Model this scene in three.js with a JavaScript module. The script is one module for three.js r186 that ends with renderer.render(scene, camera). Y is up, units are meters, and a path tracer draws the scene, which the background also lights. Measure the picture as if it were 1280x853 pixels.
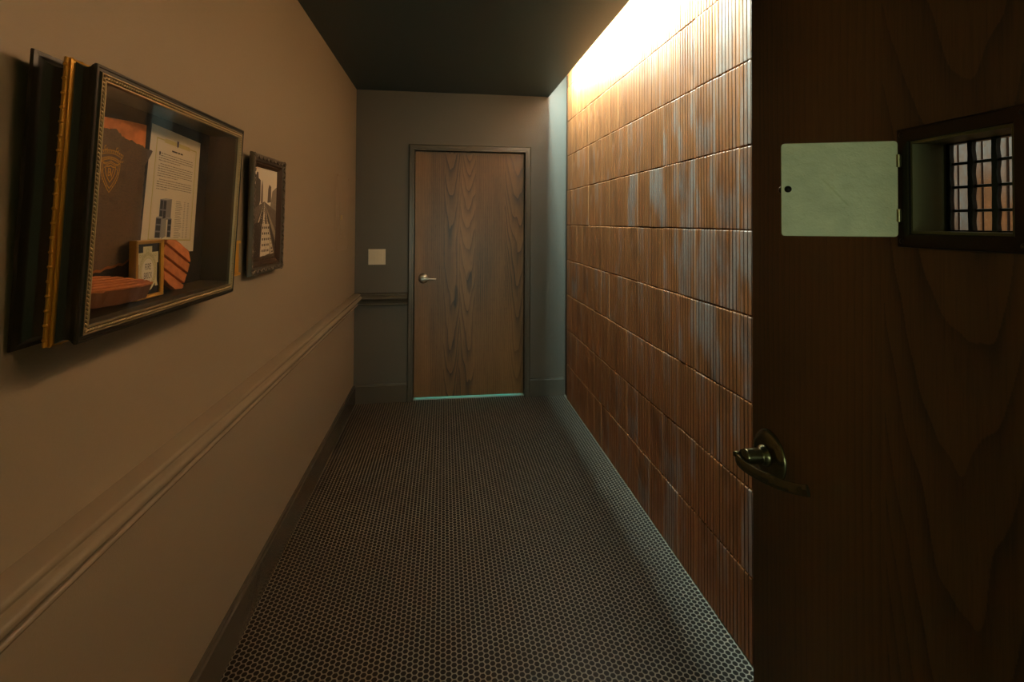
import * as THREE from 'three';
import { RoundedBoxGeometry } from 'three/addons/geometries/RoundedBoxGeometry.js';
import { mergeGeometries, toCreasedNormals, mergeVertices } from 'three/addons/utils/BufferGeometryUtils.js';
import { RectAreaLightUniformsLib } from 'three/addons/lights/RectAreaLightUniformsLib.js';
import { FontLoader } from 'three/addons/loaders/FontLoader.js';

// ---------------------------------------------------------------- camera, lights, exposure
RectAreaLightUniformsLib.init();
const scene = new THREE.Scene();
scene.background = new THREE.Color(0x000000);
const renderer = new THREE.WebGLRenderer();
renderer.toneMapping = THREE.LinearToneMapping;
renderer.toneMappingExposure = 1.0;
renderer.shadowMap.enabled = true;

// the room, in metres: camera stands in the doorway at z = 0, the corridor runs towards -z
const EYE = 1.4607, XL = -0.7108, XR = 1.0133, ZB = -4.1435, YC = 2.5287, XS = 0.875, ZF = -0.075;
const camera = new THREE.PerspectiveCamera(2 * Math.atan(853 / 2 / 622) * 180 / Math.PI, 1280 / 853, 0.02, 40);
{
  const yaw = 7.7477 * Math.PI / 180, pitch = 0.9914 * Math.PI / 180, roll = 0.3027 * Math.PI / 180;
  const fw = new THREE.Vector3(Math.sin(yaw) * Math.cos(pitch), Math.sin(pitch), -Math.cos(yaw) * Math.cos(pitch));
  const rt = new THREE.Vector3(Math.cos(yaw), 0, Math.sin(yaw));
  const up = rt.clone().cross(fw);
  const r2 = rt.clone().multiplyScalar(Math.cos(roll)).addScaledVector(up, Math.sin(roll));
  const u2 = up.clone().multiplyScalar(Math.cos(roll)).addScaledVector(rt, -Math.sin(roll));
  camera.position.set(0, EYE, 0);
  camera.quaternion.setFromRotationMatrix(new THREE.Matrix4().makeBasis(r2, u2, fw.clone().negate()));
  camera.setViewOffset(1280, 853, 0, 159.5, 1280, 853);
}
function areaLight(color, intensity, w, h, pos, target, name) {
  const l = new THREE.RectAreaLight(color, intensity, w, h);
  l.name = name; l.position.set(...pos); l.lookAt(...target); l.castShadow = true; scene.add(l);
  return l;
}
const LED = new THREE.Color().setRGB(0.72, 1.0, 0.98);
const LEDX = 0.867, LEDY = 2.655, LZ0 = ZB + 0.30, LZ1 = ZF - 0.075, TILT = 64 * Math.PI / 180;   // strip turned from straight down towards the tiled wall
const coveAim = [Math.sin(TILT), -Math.cos(TILT)];
areaLight(LED, 715, LZ1 - LZ0, 0.024, [LEDX + coveAim[0] * 0.006, LEDY + coveAim[1] * 0.006, (LZ0 + LZ1) / 2], [LEDX + coveAim[0], LEDY + coveAim[1], (LZ0 + LZ1) / 2], 'cove_light');
const DAY = new THREE.Color().setRGB(0.85, 1.0, 0.74);
areaLight(DAY, 6.5, 1.5, 1.3, [0.15, 1.05, 3.90], [0.15, 1.05, 0], 'daylight');
areaLight(new THREE.Color().setRGB(0.15, 1.0, 0.75), 800, 0.5, 0.08, [0.2, 2.2, -4.75], [0.2, 0, -4.60], 'back_room_light');

// ---------------------------------------------------------------- helpers
let seed = 7;
const rnd = () => { seed = (seed * 1664525 + 1013904223) >>> 0; return seed / 4294967296; };
const rr = (a, b) => a + (b - a) * rnd();
const lerp = (a, b, t) => a + (b - a) * t;
const clamp = (v, a = 0, b = 1) => Math.min(b, Math.max(a, v));
const sstep = (a, b, v) => { const t = clamp((v - a) / (b - a)); return t * t * (3 - 2 * t); };
function hash(x, y, s) { let h = Math.imul(x, 374761393) ^ Math.imul(y, 668265263) ^ Math.imul(s, 2246822519); h = Math.imul(h ^ (h >>> 13), 1274126177); return ((h ^ (h >>> 16)) >>> 0) / 4294967296; }
function noise(x, y, s) {
  const xi = Math.floor(x), yi = Math.floor(y), u = x - xi, v = y - yi, a = u * u * (3 - 2 * u), b = v * v * (3 - 2 * v);
  return lerp(lerp(hash(xi, yi, s), hash(xi + 1, yi, s), a), lerp(hash(xi, yi + 1, s), hash(xi + 1, yi + 1, s), a), b);
}
const fbm = (x, y, s, o = 4) => { let v = 0, a = 0.5, t = 0; for (let i = 0; i < o; i++) { v += a * noise(x, y, s + i); t += a; a *= 0.5; x *= 2.03; y *= 2.03; } return v / t; };
const toS = (v) => 255 * (v <= 0.0031308 ? 12.92 * v : 1.055 * Math.pow(v, 1 / 2.4) - 0.055);
function dataTex(w, h, fn, srgb = true) {            // fn(u, v) -> [r, g, b] linear
  const d = new Uint8Array(w * h * 4);
  for (let j = 0; j < h; j++) for (let i = 0; i < w; i++) {
    const c = fn((i + 0.5) / w, (j + 0.5) / h), k = (j * w + i) * 4;
    for (let q = 0; q < 3; q++) d[k + q] = srgb ? clamp(toS(clamp(c[q])), 0, 255) : clamp(c[q]) * 255;
    d[k + 3] = 255;
  }
  const t = new THREE.DataTexture(d, w, h);
  t.magFilter = THREE.LinearFilter; t.minFilter = THREE.LinearMipmapLinearFilter; t.generateMipmaps = true;
  t.wrapS = t.wrapT = THREE.RepeatWrapping; if (srgb) t.colorSpace = THREE.SRGBColorSpace; t.needsUpdate = true;
  return t;
}
function canvasTex(w, h, draw) {
  const c = document.createElement('canvas'); c.width = w; c.height = h;
  draw(c.getContext('2d'), w, h);
  const t = new THREE.CanvasTexture(c); t.colorSpace = THREE.SRGBColorSpace; t.anisotropy = 8;
  return t;
}
const lin = (r, g, b) => new THREE.Color().setRGB(r, g, b);
const std = (color, roughness, extra = {}) => new THREE.MeshPhysicalMaterial({ color, roughness, metalness: 0, ...extra });
function geo(pos, uv) {
  const g = new THREE.BufferGeometry();
  g.setAttribute('position', new THREE.Float32BufferAttribute(pos, 3));
  g.setAttribute('uv', new THREE.Float32BufferAttribute(uv || new Array(pos.length / 3 * 2).fill(0), 2));
  g.computeVertexNormals();
  return g;
}
const clean = (g) => { const n = g.index ? g.toNonIndexed() : g; for (const k of Object.keys(n.attributes)) if (!['position', 'normal', 'uv'].includes(k)) n.deleteAttribute(k); return n; };
const merge = (list) => mergeGeometries(list.map(clean));
const crease = (g, a = 0.6) => toCreasedNormals(g, a);
function bx(x0, x1, y0, y1, z0, z1, r = 0) {        // a box by its extents, edges rounded by r; uv in metres
  const w = x1 - x0, h = y1 - y0, d = z1 - z0;
  const g = r ? new RoundedBoxGeometry(w, h, d, 2, r) : new THREE.BoxGeometry(w, h, d);
  g.translate((x0 + x1) / 2, (y0 + y1) / 2, (z0 + z1) / 2);
  return metreUV(clean(g));
}
function metreUV(g) {
  const p = g.attributes.position, n = g.attributes.normal, uv = new Float32Array(p.count * 2);
  for (let i = 0; i < p.count; i++) {
    const ax = Math.abs(n.getX(i)), ay = Math.abs(n.getY(i)), az = Math.abs(n.getZ(i));
    if (ax >= ay && ax >= az) { uv[2 * i] = p.getZ(i); uv[2 * i + 1] = p.getY(i); }
    else if (ay >= az) { uv[2 * i] = p.getX(i); uv[2 * i + 1] = p.getZ(i); }
    else { uv[2 * i] = p.getX(i); uv[2 * i + 1] = p.getY(i); }
  }
  g.setAttribute('uv', new THREE.BufferAttribute(uv, 2));
  return g;
}
function strip(profile, A, B, closed = false) {      // sweep a profile from end A to end B (functions of a profile point)
  const pos = [], n = profile.length, last = closed ? n : n - 1;
  for (let i = 0; i < last; i++) {
    const p = profile[i], q = profile[(i + 1) % n], a = A(...p), b = A(...q), c = B(...p), d = B(...q);
    pos.push(...a, ...c, ...b, ...b, ...c, ...d);
  }
  return pos;
}
function stripGeo(profile, A, B, a = 0.5) { return metreUV(crease(geo(strip(profile, A, B)), a)); }
function capGeo(profile, A, flip) {                  // the flat end of a swept profile
  const pts = profile.map((p) => new THREE.Vector2(p[0], p[1])), tri = THREE.ShapeUtils.triangulateShape(pts, []), pos = [];
  for (const t of tri) for (const k of flip ? [t[0], t[2], t[1]] : t) pos.push(...A(...profile[k]));
  return metreUV(geo(pos));
}
function rectSweep(profile, hw, hh, a = 0.5) {       // profile of [offset outwards, height] swept round a rectangle with mitred corners
  const cs = [[-1, -1], [1, -1], [1, 1], [-1, 1]], pos = [];
  for (let k = 0; k < 4; k++) {
    const s = cs[k], t = cs[(k + 1) % 4];
    pos.push(...strip(profile, (e, n) => [s[0] * (hw + e), s[1] * (hh + e), n], (e, n) => [t[0] * (hw + e), t[1] * (hh + e), n]));
  }
  return metreUV(crease(geo(pos), a));
}
function bar(pts, sec, up = new THREE.Vector3(0, 1, 0), seg = 20, ring = 12) {   // tapering bar: sec(t) -> [half height, half thickness]
  const cv = new THREE.CatmullRomCurve3(pts.map((p) => new THREE.Vector3(...p))), P = [], pos = [];
  for (let i = 0; i <= seg; i++) {
    const t = i / seg, c = cv.getPoint(t), d = cv.getTangent(t), s = d.clone().cross(up).normalize(), u = s.clone().cross(d).normalize(), [a, b] = sec(t), R = [];
    for (let k = 0; k < ring; k++) {
      const q = k / ring * Math.PI * 2, cu = Math.cos(q), su = Math.sin(q), e = 0.62;
      R.push(c.clone().addScaledVector(u, a * Math.sign(cu) * Math.abs(cu) ** e).addScaledVector(s, b * Math.sign(su) * Math.abs(su) ** e));
    }
    P.push(R);
  }
  for (let i = 0; i < seg; i++) for (let k = 0; k < ring; k++) {
    const a = P[i][k], b = P[i][(k + 1) % ring], c = P[i + 1][k], d = P[i + 1][(k + 1) % ring];
    for (const v of [a, b, c, b, d, c]) pos.push(v.x, v.y, v.z);
  }
  for (const [R, f] of [[P[0], 1], [P[seg], 0]]) for (let k = 1; k < ring - 1; k++) for (const v of f ? [R[0], R[k + 1], R[k]] : [R[0], R[k], R[k + 1]]) pos.push(v.x, v.y, v.z);
  return metreUV(crease(geo(pos), 0.7));
}
const cyl = (r0, r1, h, n = 24) => new THREE.CylinderGeometry(r0, r1, h, n);
const lathe = (pts, n = 36) => new THREE.LatheGeometry(pts.map((p) => new THREE.Vector2(...p)), n);
function add(parent, name, g, m) { const o = new THREE.Mesh(g, m); o.name = name; parent.add(o); return o; }
const used = {};
function numbered(n) { const k = used[n] = (used[n] ?? -1) + 1; return k ? `${n}_${String(k).padStart(3, '0')}` : n; }
function thing(name, label, category, group) {
  const o = new THREE.Group(); o.name = numbered(name); scene.add(o); o.userData = { label, category }; if (group) o.userData.group = group; return o;
}
function structure(name, g, m, label) {
  const o = g ? new THREE.Mesh(g, m) : new THREE.Group(); o.name = numbered(name); o.userData = { kind: 'structure' }; if (label) o.userData.label = label; scene.add(o); return o;
}

// ---------------------------------------------------------------- materials
const peel = dataTex(256, 256, (u, v) => { const n = 0.6 * fbm(u * 40, v * 40, 3, 2) + 0.4 * noise(u * 110, v * 110, 9); return [n, n, n]; }, false);
peel.repeat.set(4, 4);
const PAINT = lin(0.350, 0.292, 0.206);
const paint = std(PAINT, 0.48, { bumpMap: peel, bumpScale: 0.0004 });
const trimPaint = std(lin(0.31, 0.26, 0.185), 0.12, { bumpMap: peel, bumpScale: 0.00008 });
const shadedPaint = std(lin(0.115, 0.102, 0.078), 0.45, { bumpMap: peel, bumpScale: 0.0004 });       // wall paint darkened for the end wall, its dimmer light put into the colour
const charcoalTrim = std(lin(0.105, 0.093, 0.070), 0.25, { bumpMap: peel, bumpScale: 0.00008 });  // darker paint of skirtings and door frame, shared by the end-wall rail
const ceilPaint = std(lin(0.042, 0.072, 0.079), 0.5, { bumpMap: peel, bumpScale: 0.0004 });  // dark ceiling paint, with the teal of daylight from behind put into the colour
const coveWhite = std(lin(0.75, 0.75, 0.73), 0.8);
const black = std(lin(0.012, 0.011, 0.010), 0.4);
const bronze = std(lin(0.030, 0.026, 0.020), 0.30, { metalness: 0.85 });
const lockBronze = std(lin(0.16, 0.15, 0.075), 0.26, { metalness: 0.9 });
const nickel = std(lin(0.55, 0.52, 0.46), 0.28, { metalness: 1 });
const brass = std(lin(0.80, 0.44, 0.06), 0.35, { metalness: 0.4 });

function woodTex(w, h, W, H, leaves, pal, s, opt = {}) {   // W x H metres of veneer; leaves: [x0, x1, cathedral centre or null, strength]
  return dataTex(w, h, (u, v) => {
    const x = u * W, y = v * H, L = leaves.find((l) => x < l[1]) || leaves[leaves.length - 1];
    let c = 0;
    const wob = 0.004 * (fbm(x * 9, y * 1.6, s + 1, 3) - 0.5) * 2;
    let lines;
    if (L[2] !== null) {
      const dx = x - L[2] + wob * 2.2 * (0.4 + fbm(y * 2, 3.1, s + 5, 2));
      const f = (opt.freq || 7) * (y * (0.7 + 0.6 * noise(y * 0.9, L[2] * 9, s + 12)) + 0.75 * fbm(x * 6, y * 1.3, s + 2, 4) - (opt.k || 95) * dx * dx * (0.5 + noise(y * 1.3, L[2] * 7, s + 14)));
      const q = f - Math.floor(f);
      lines = Math.pow(q, 3.0) * (0.75 + 0.5 * noise(x * 30, y * 3, s + 7));
    } else {
      const f = (x + wob * 2) * 62 + 2 * fbm(x * 8, y * 0.7, s + 11, 2), q = f - Math.floor(f);
      lines = 0.55 * Math.pow(q, 2.2) * (0.5 + noise(x * 20, y * 2, s + 8));
    }
    const pore = Math.pow(noise(x * 900, y * 26, s + 3), 3) * 0.55 + 0.3 * noise(x * 420, y * 9, s + 4);
    const broad = fbm(x * 5, y * 0.9, s + 6, 3);
    c = clamp(0.75 * broad + 0.26 - 0.40 * lines - 0.40 * pore + (L[3] || 0));
    for (const [kx, ky, rx, ry, a] of opt.knots || []) {
      const d = ((x - kx) / rx) ** 2 + ((y - ky) / ry) ** 2 + 0.5 * (fbm(x * 40, y * 12, s + 21, 2) - 0.5);
      c -= a * (1 - sstep(0.3, 1.15, d));
    }
    c = clamp(c);
    return [0, 1, 2].map((i) => lerp(pal[0][i], pal[1][i], c));
  });
}

// ---------------------------------------------------------------- floor: penny hexagon tiles in pale grout
const tileDark = std(lin(0.018, 0.013, 0.009), 0.38, { specularIntensity: 0.45 });
const groutTex = dataTex(256, 256, (u, v) => { const n = 0.8 + 0.4 * fbm(u * 24, v * 24, 31, 3); return [0.28 * n, 0.24 * n, 0.18 * n]; });
groutTex.repeat.set(2, 2);
const grout = std(new THREE.Color(1, 1, 1), 0.42, { map: groutTex });
{
  const floor = structure('floor', null, null, 'dark hexagon mosaic floor with pale grout lines');
  add(floor, 'grout_bed', bx(XL - 0.15, XR + 0.06, -0.06, 0, ZB - 0.10, ZF + 0.1), grout);
  const P = 0.0209, CX = P * 0.8660254, A = 0.0082;   // spacing along the corridor, across it; half width across the flats
  const ring = (a, y) => { const R = a / 0.8660254, out = []; for (let k = 0; k < 6; k++) for (const e of [-0.17, 0.17]) { const q = k * Math.PI / 3 + e; out.push([R * 0.94 * Math.cos(q), y, R * 0.94 * Math.sin(q)]); } return out; };
  const rings = [ring(A, -0.0005), ring(A, 0.0006), ring(A * 0.86, 0.0014)], pos = [];
  for (let i = 0; i < 2; i++) for (let k = 0; k < 12; k++) { const a = rings[i][k], b = rings[i][(k + 1) % 12], c = rings[i + 1][k], d = rings[i + 1][(k + 1) % 12]; pos.push(...a, ...c, ...b, ...b, ...c, ...d); }
  for (let k = 0; k < 12; k++) pos.push(...rings[2][k], 0, 0.0017, 0, ...rings[2][(k + 1) % 12]);
  const g = crease(geo(pos), 0.9);
  camera.updateMatrixWorld(); camera.updateProjectionMatrix();
  const spots = [], v = new THREE.Vector3();
  for (let i = 0, x = XL + 0.012; x < XR - 0.006; i++, x = XL + 0.012 + i * CX)
    for (let z = ZF - (i % 2 ? P / 2 : 0); z > ZB - 0.02; z -= P) {
      v.set(x, 0, z).project(camera);
      const seen = Math.abs(v.x) < 0.99 && v.y > -0.995 && v.y < 1 && x < XR - 0.01 && z < -0.4 && x > XL + 0.03;
      spots.push([x, z, seen ? z : -99]);
    }
  spots.sort((a, b) => b[2] - a[2]);
  spots.slice(0, 300).forEach(([x, z]) => { const o = add(floor, 'tile', g, tileDark); o.position.set(x, 0, z); });
  const rest = spots.slice(300), im = new THREE.InstancedMesh(g, tileDark, rest.length), m = new THREE.Matrix4();
  rest.forEach(([x, z], i) => im.setMatrixAt(i, m.makeRotationX(rr(-0.012, 0.012)).setPosition(x, 0, z)));
  im.name = 'tile_field'; im.userData = { kind: 'stuff' }; floor.add(im);
}

// ---------------------------------------------------------------- walls, ceiling, cove
const DX0 = -0.243, DX1 = 0.674, DH = 2.046;          // far door opening
structure('wall_left', bx(XL - 0.12, XL, 0, 2.80, ZB - 0.12, ZF), paint, 'long taupe painted wall');
structure('wall_back', merge([bx(XL, DX0, 0, 2.80, ZB - 0.12, ZB), bx(DX1, XR + 0.15, 0, 2.80, ZB - 0.12, ZB), bx(DX0, DX1, DH, 2.80, ZB - 0.12, ZB)]), shadedPaint, 'taupe end wall around the far door');
{
  const c = structure('ceiling', null, null, 'dark painted ceiling stopping short of the tiled wall');
  add(c, 'soffit_panel', bx(XL - 0.12, XS, YC, YC + 0.03, ZB, ZF, 0.002), ceilPaint);
  add(c, 'cove_side', bx(XS - 0.10, XS - 0.075, YC + 0.03, 2.75, ZB, ZF), coveWhite);
  add(c, 'cove_lid', bx(XL - 0.12, XR + 0.15, 2.75, 2.80, ZB, ZF), coveWhite);
}
// doorway wall the camera stands in, and the room behind it
const HX0 = -0.30, HX1 = 0.650;
structure('wall_front', merge([bx(XL - 0.12, HX0, 0, 2.80, ZF, ZF + 0.14), bx(HX1, XR + 0.15, 0, 2.80, ZF, ZF + 0.14), bx(HX0, HX1, 2.06, 2.80, ZF, ZF + 0.14)]), paint);
const olive = std(lin(0.34, 0.33, 0.14), 0.7);
{
  const z0 = ZF + 0.14, z1 = 4.0;
  structure('floor', bx(-2.0, 2.0, -0.06, 0, ZF + 0.1, z1 + 0.1), std(lin(0.10, 0.08, 0.05), 0.5));
  structure('ceiling', bx(-2.0, 2.0, 2.75, 2.85, z0, z1 + 0.1), olive);
  structure('wall_rear_left', bx(-2.0, -1.9, 0, 2.75, z0, z1), olive);
  structure('wall_rear_right', bx(1.9, 2.0, 0, 2.75, z0, z1), olive);
  structure('wall_rear', bx(-2.0, 2.0, 0, 2.75, z1, z1 + 0.1), olive);
  structure('wall_rear_return', merge([bx(-2.0, XL - 0.12, 0, 2.75, z0 - 0.1, z0), bx(XR + 0.15, 2.0, 0, 2.75, z0 - 0.1, z0)]), olive);
  const w = structure('window_1', null, null, 'pale frosted window in the room behind the doorway');
  add(w, 'window_frame', merge([bx(-0.65, -0.60, 0.35, 1.75, 3.93, 4.0), bx(0.90, 0.95, 0.35, 1.75, 3.93, 4.0), bx(-0.60, 0.90, 0.35, 0.40, 3.93, 4.0), bx(-0.60, 0.90, 1.70, 1.75, 3.93, 4.0)]), black);
  add(w, 'pane', bx(-0.60, 0.90, 0.40, 1.70, 3.95, 3.96), std(lin(0.3, 0.3, 0.3), 0.6, { emissive: DAY, emissiveIntensity: 1.2 }));
}
// the space beyond the far door, whose light shows under the leaf
{
  structure('wall_beyond', merge([bx(XL, XR + 0.15, 0, 2.8, -5.3, -5.2), bx(XL - 0.12, XL, 0, 2.8, -5.3, ZB - 0.12), bx(XR + 0.05, XR + 0.15, 0, 2.8, -5.2, ZB - 0.12)]), coveWhite);
  structure('ceiling', bx(XL, XR + 0.15, 2.75, 2.8, -5.2, ZB - 0.12), coveWhite);
  structure('floor', bx(XL - 0.12, XR + 0.15, -0.06, 0, -5.3, ZB - 0.10), coveWhite);
}
// tiled wall
{
  const wall = structure('wall_right', null, null, 'wall of ribbed terracotta blocks in stacked courses');
  const mortar = std(lin(0.16, 0.085, 0.045), 0.9);
  add(wall, 'mortar_backing', bx(XR + 0.016, XR + 0.15, 0, 2.80, ZB, ZF), mortar);
  const PW = 0.1525, PH = 0.287, NR = 7, variants = [], mats = [];
  const clayTex = (s, glaze, dark) => dataTex(112, 208, (u, v) => {
    const streak = fbm(u * 3.2, v * 0.8, s, 3), fine = noise(u * 34, v * 4, s + 4), grain = noise(u * 80, v * 150, s + 5), patch = fbm(u * 2.6, v * 1.7, s + 9, 3);
    let c = [0.43, 0.150, 0.045].map((k, i) => k * (0.78 + 0.42 * streak + 0.10 * (fine - 0.5) + 0.20 * (grain - 0.5)) * (i ? 1 + 0.14 * (patch - 0.5) : 1));
    const dk = sstep(0.54, 0.80, fbm(u * 2 + 7, v * 1.8, s + 13, 3)) * dark;
    c = c.map((k, i) => lerp(k, [0.13, 0.048, 0.018][i], dk));
    const g = sstep(0.60 - 0.28 * glaze, 0.84 - 0.22 * glaze, 0.36 * fbm(u * 5, v * 1.0, s + 17, 3) + 0.64 * fbm(u * 1.8, v * 1.5, s + 19, 3)) * (0.62 + 0.38 * noise(u * 45, v * 40, s + 23)) * Math.min(1, 0.35 + glaze);
    c = c.map((k, i) => lerp(k, [0.42, 0.43, 0.39][i], 0.66 * g));
    const speck = noise(u * 70, v * 130, s + 31) > 0.94 ? 0.3 : 0; c = c.map((k, i) => lerp(k, [0.5, 0.4, 0.28][i], speck));
    return c;
  });
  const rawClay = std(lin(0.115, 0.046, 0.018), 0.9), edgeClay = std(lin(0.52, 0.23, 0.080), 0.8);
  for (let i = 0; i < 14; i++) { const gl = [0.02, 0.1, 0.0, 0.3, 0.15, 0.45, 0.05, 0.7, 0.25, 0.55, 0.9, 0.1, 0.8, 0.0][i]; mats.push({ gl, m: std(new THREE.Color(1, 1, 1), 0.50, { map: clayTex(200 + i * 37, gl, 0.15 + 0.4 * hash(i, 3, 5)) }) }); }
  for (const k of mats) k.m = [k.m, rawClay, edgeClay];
  function block(h, k) {                              // one ribbed block: width along z, back at x = 0, rib tops at x = -0.024
    const T = 0.024, w = PW - 0.0014 - 0.0008 * rnd(), rib = w / NR, prof = [];
    for (let i = 0; i < NR; i++) {
      const a = i * rib, d = 0.0042 + rr(-0.0006, 0.0006), o = rr(-0.0004, 0.0004), gw = rib * rr(0.18, 0.25);
      prof.push([a + gw * 0.5, T - 0.0012 + o], [a + gw * 0.5 + 0.0024, T + o], [a + rib - gw * 0.5 - 0.0018, T + o], [a + rib - gw * 0.5, T - 0.0012 + o]);
      if (i < NR - 1) prof.push([a + rib - gw * 0.28, T - d], [a + rib + gw * 0.28, T - d]);
    }
    prof[0][0] = 0.0030; prof[prof.length - 1][0] = w - 0.0030; prof.unshift([0.0, 0], [0.0, T - 0.007]); prof.push([w, T - 0.007], [w, 0]);
    const ys = [0, 0.0035, h * 0.33, h * 0.66, h - 0.0045, h], pos = [], uv = [], n = prof.length;
    const P = ys.map((y, j) => prof.map(([z, t], i) => {
      const end = j === 0 || j === ys.length - 1, edge = i === 0 || i === n - 1;
      const rag = end ? (j ? -1 : 1) * Math.abs(rr(0, 1)) ** 3 * 0.0035 : 0;
      return [-(end && t > 0.01 ? t - 0.0012 - 0.0022 * rnd() ** 2 : t + (j === 1 || j === 4 ? 0 : 0)), y + (edge ? 0 : rag), -z + (edge || end ? 0 : rr(-0.0003, 0.0003))];
    }));
    const UV = (i, j) => [prof[i][0] / PW, ys[j] / PH];
    const lists = [[], [], []];                       // skin, grooves, bare edges
    for (let j = 0; j < ys.length - 1; j++) for (let i = 0; i < n - 1; i++) {
      const side = i < 2 || i >= n - 3, deep = !side && ((i - 2) % 6 >= 3);
      lists[side ? 2 : deep ? 1 : 0].push([[P[j][i], P[j][i + 1], P[j + 1][i], P[j][i + 1], P[j + 1][i + 1], P[j + 1][i]], [[i, j], [i + 1, j], [i, j + 1], [i + 1, j], [i + 1, j + 1], [i, j + 1]].map(([a, b]) => UV(a, b))]);
    }
    for (const j of [0, ys.length - 1]) for (let i = 1; i < n - 2; i++) {
      const a = P[j][i], b = P[j][i + 1], a0 = [0, ys[j], a[2]], b0 = [0, ys[j], b[2]];
      lists[2].push([j ? [a, b, a0, b, b0, a0] : [a, a0, b, b, a0, b0], Array(6).fill([i / n, j ? 0.97 : 0.03])]);
    }
    const counts = lists.map((l) => { for (const [p, t] of l) { for (const q of p) pos.push(...q); for (const q of t) uv.push(...q); } return l.length * 6; });
    const out = crease(geo(pos, uv), 0.18); out.clearGroups();
    let at = 0; counts.forEach((c, i) => { out.addGroup(at, c, i); at += c; });
    return out;
  }
  for (let i = 0; i < 10; i++) variants.push(block(PH - 0.0024, i));
  const lastH = 2.75 - (9 * PH + 0.004), short = [0, 1, 2].map(() => block(lastH, 0));
  for (let r = 0; r < 10; r++) for (let c = 0; c < 27; c++) {
    const z = ZF - 0.006 + 0.003 - c * PW; if (z - PW < ZB - 0.02) continue;
    // pale efflorescence gathers on the middle courses nearer the doorway
    const want = clamp(0.06 + 0.85 * sstep(-2.9, -1.5, z) * (1 - Math.abs(r - 4.6) / 5) - 0.25 * sstep(5.5, 7.5, r) + rr(-0.34, 0.34));
    const ranked = mats.slice().sort((a, b) => Math.abs(a.gl - want) - Math.abs(b.gl - want));
    const o = add(wall, 'tile', r === 9 ? short[c % 3] : variants[Math.floor(rnd() * variants.length)], ranked[Math.floor(rnd() * 3)].m);
    o.position.set(XR + 0.0250 + rr(-0.0004, 0.0004), r * PH + 0.004 + rr(-0.001, 0.001), z + rr(-0.0005, 0.0005));
    o.rotation.y = rr(-0.003, 0.009); o.rotation.z = rr(0.001, 0.006);
  }
}
// the lamp: a linear fixture hidden above the edge of the ceiling
{
  const t = thing('cove_light_strip', 'linear light hidden in the ceiling slot above the terracotta wall', 'light');
  t.position.set(LEDX, LEDY, 0); t.rotation.z = TILT;
  add(t, 'housing', bx(-0.02, 0.02, 0.002, 0.020, LZ0 - 0.005, LZ1 + 0.005, 0.003), coveWhite);
  add(t, 'clip', bx(-0.006, 0.006, 0.018, 0.085, -2.2, -2.17, 0.001), coveWhite);
  add(t, 'diffuser', bx(-0.013, 0.013, -0.003, 0.004, LZ0, LZ1, 0.002), std(lin(0.6, 0.6, 0.6), 0.5, { emissive: LED, emissiveIntensity: 6 }));
}
{
  const t = thing('panel_light', 'slim ceiling light in the space beyond the far door', 'light');
  add(t, 'housing', bx(-0.07, 0.47, 2.22, 2.75, -4.78, -4.72, 0.003), coveWhite);
  add(t, 'diffuser', bx(-0.05, 0.45, 2.205, 2.22, -4.79, -4.71, 0.002), std(lin(0.6, 0.6, 0.6), 0.5, { emissive: lin(0.3, 1, 0.8), emissiveIntensity: 3 }));
}

// ---------------------------------------------------------------- trim
const BB = [[0, 0], [0.018, 0], [0.018, 0.136], [0.013, 0.140], [0.011, 0.148], [0, 0.149]];
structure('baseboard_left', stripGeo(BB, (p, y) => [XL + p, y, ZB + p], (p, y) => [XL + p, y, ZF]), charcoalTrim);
const CW = 0.048;
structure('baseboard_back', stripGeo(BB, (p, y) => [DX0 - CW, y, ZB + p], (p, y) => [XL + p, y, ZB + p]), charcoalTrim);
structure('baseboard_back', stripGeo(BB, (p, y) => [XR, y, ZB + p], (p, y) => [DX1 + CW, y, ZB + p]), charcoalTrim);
const arc = (cx, cy, r, a0, a1, n) => Array.from({ length: n + 1 }, (_, i) => { const q = lerp(a0, a1, i / n) * Math.PI / 180; return [cx + r * Math.cos(q), cy + r * Math.sin(q)]; });
const RAIL = [[0, 0.783], [0.026, 0.783], ...arc(0.028, 0.7905, 0.0075, -70, 80, 6), [0.029, 0.801], ...arc(0.062, 0.803, 0.031, 172, 100, 6), [0.058, 0.836], ...arc(0.058, 0.8475, 0.0135, -80, 80, 9), [0.057, 0.863], [0.0555, 0.866], ...arc(0.050, 0.8745, 0.0075, -40, 88, 5), [0.0, 0.884]];
structure('trim_1', stripGeo(RAIL, (p, y) => [XL + p, y, ZB + p], (p, y) => [XL + p, y, ZF]), trimPaint, 'wide moulded ledge rail along the left wall');
structure('trim_2', merge([stripGeo(RAIL, (p, y) => [DX0 - CW, y, ZB + p], (p, y) => [XL + p, y, ZB + p]), capGeo(RAIL, (p, y) => [DX0 - CW - 0.0005, y, ZB + p])]), charcoalTrim, 'short moulded rail on the end wall');
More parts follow.
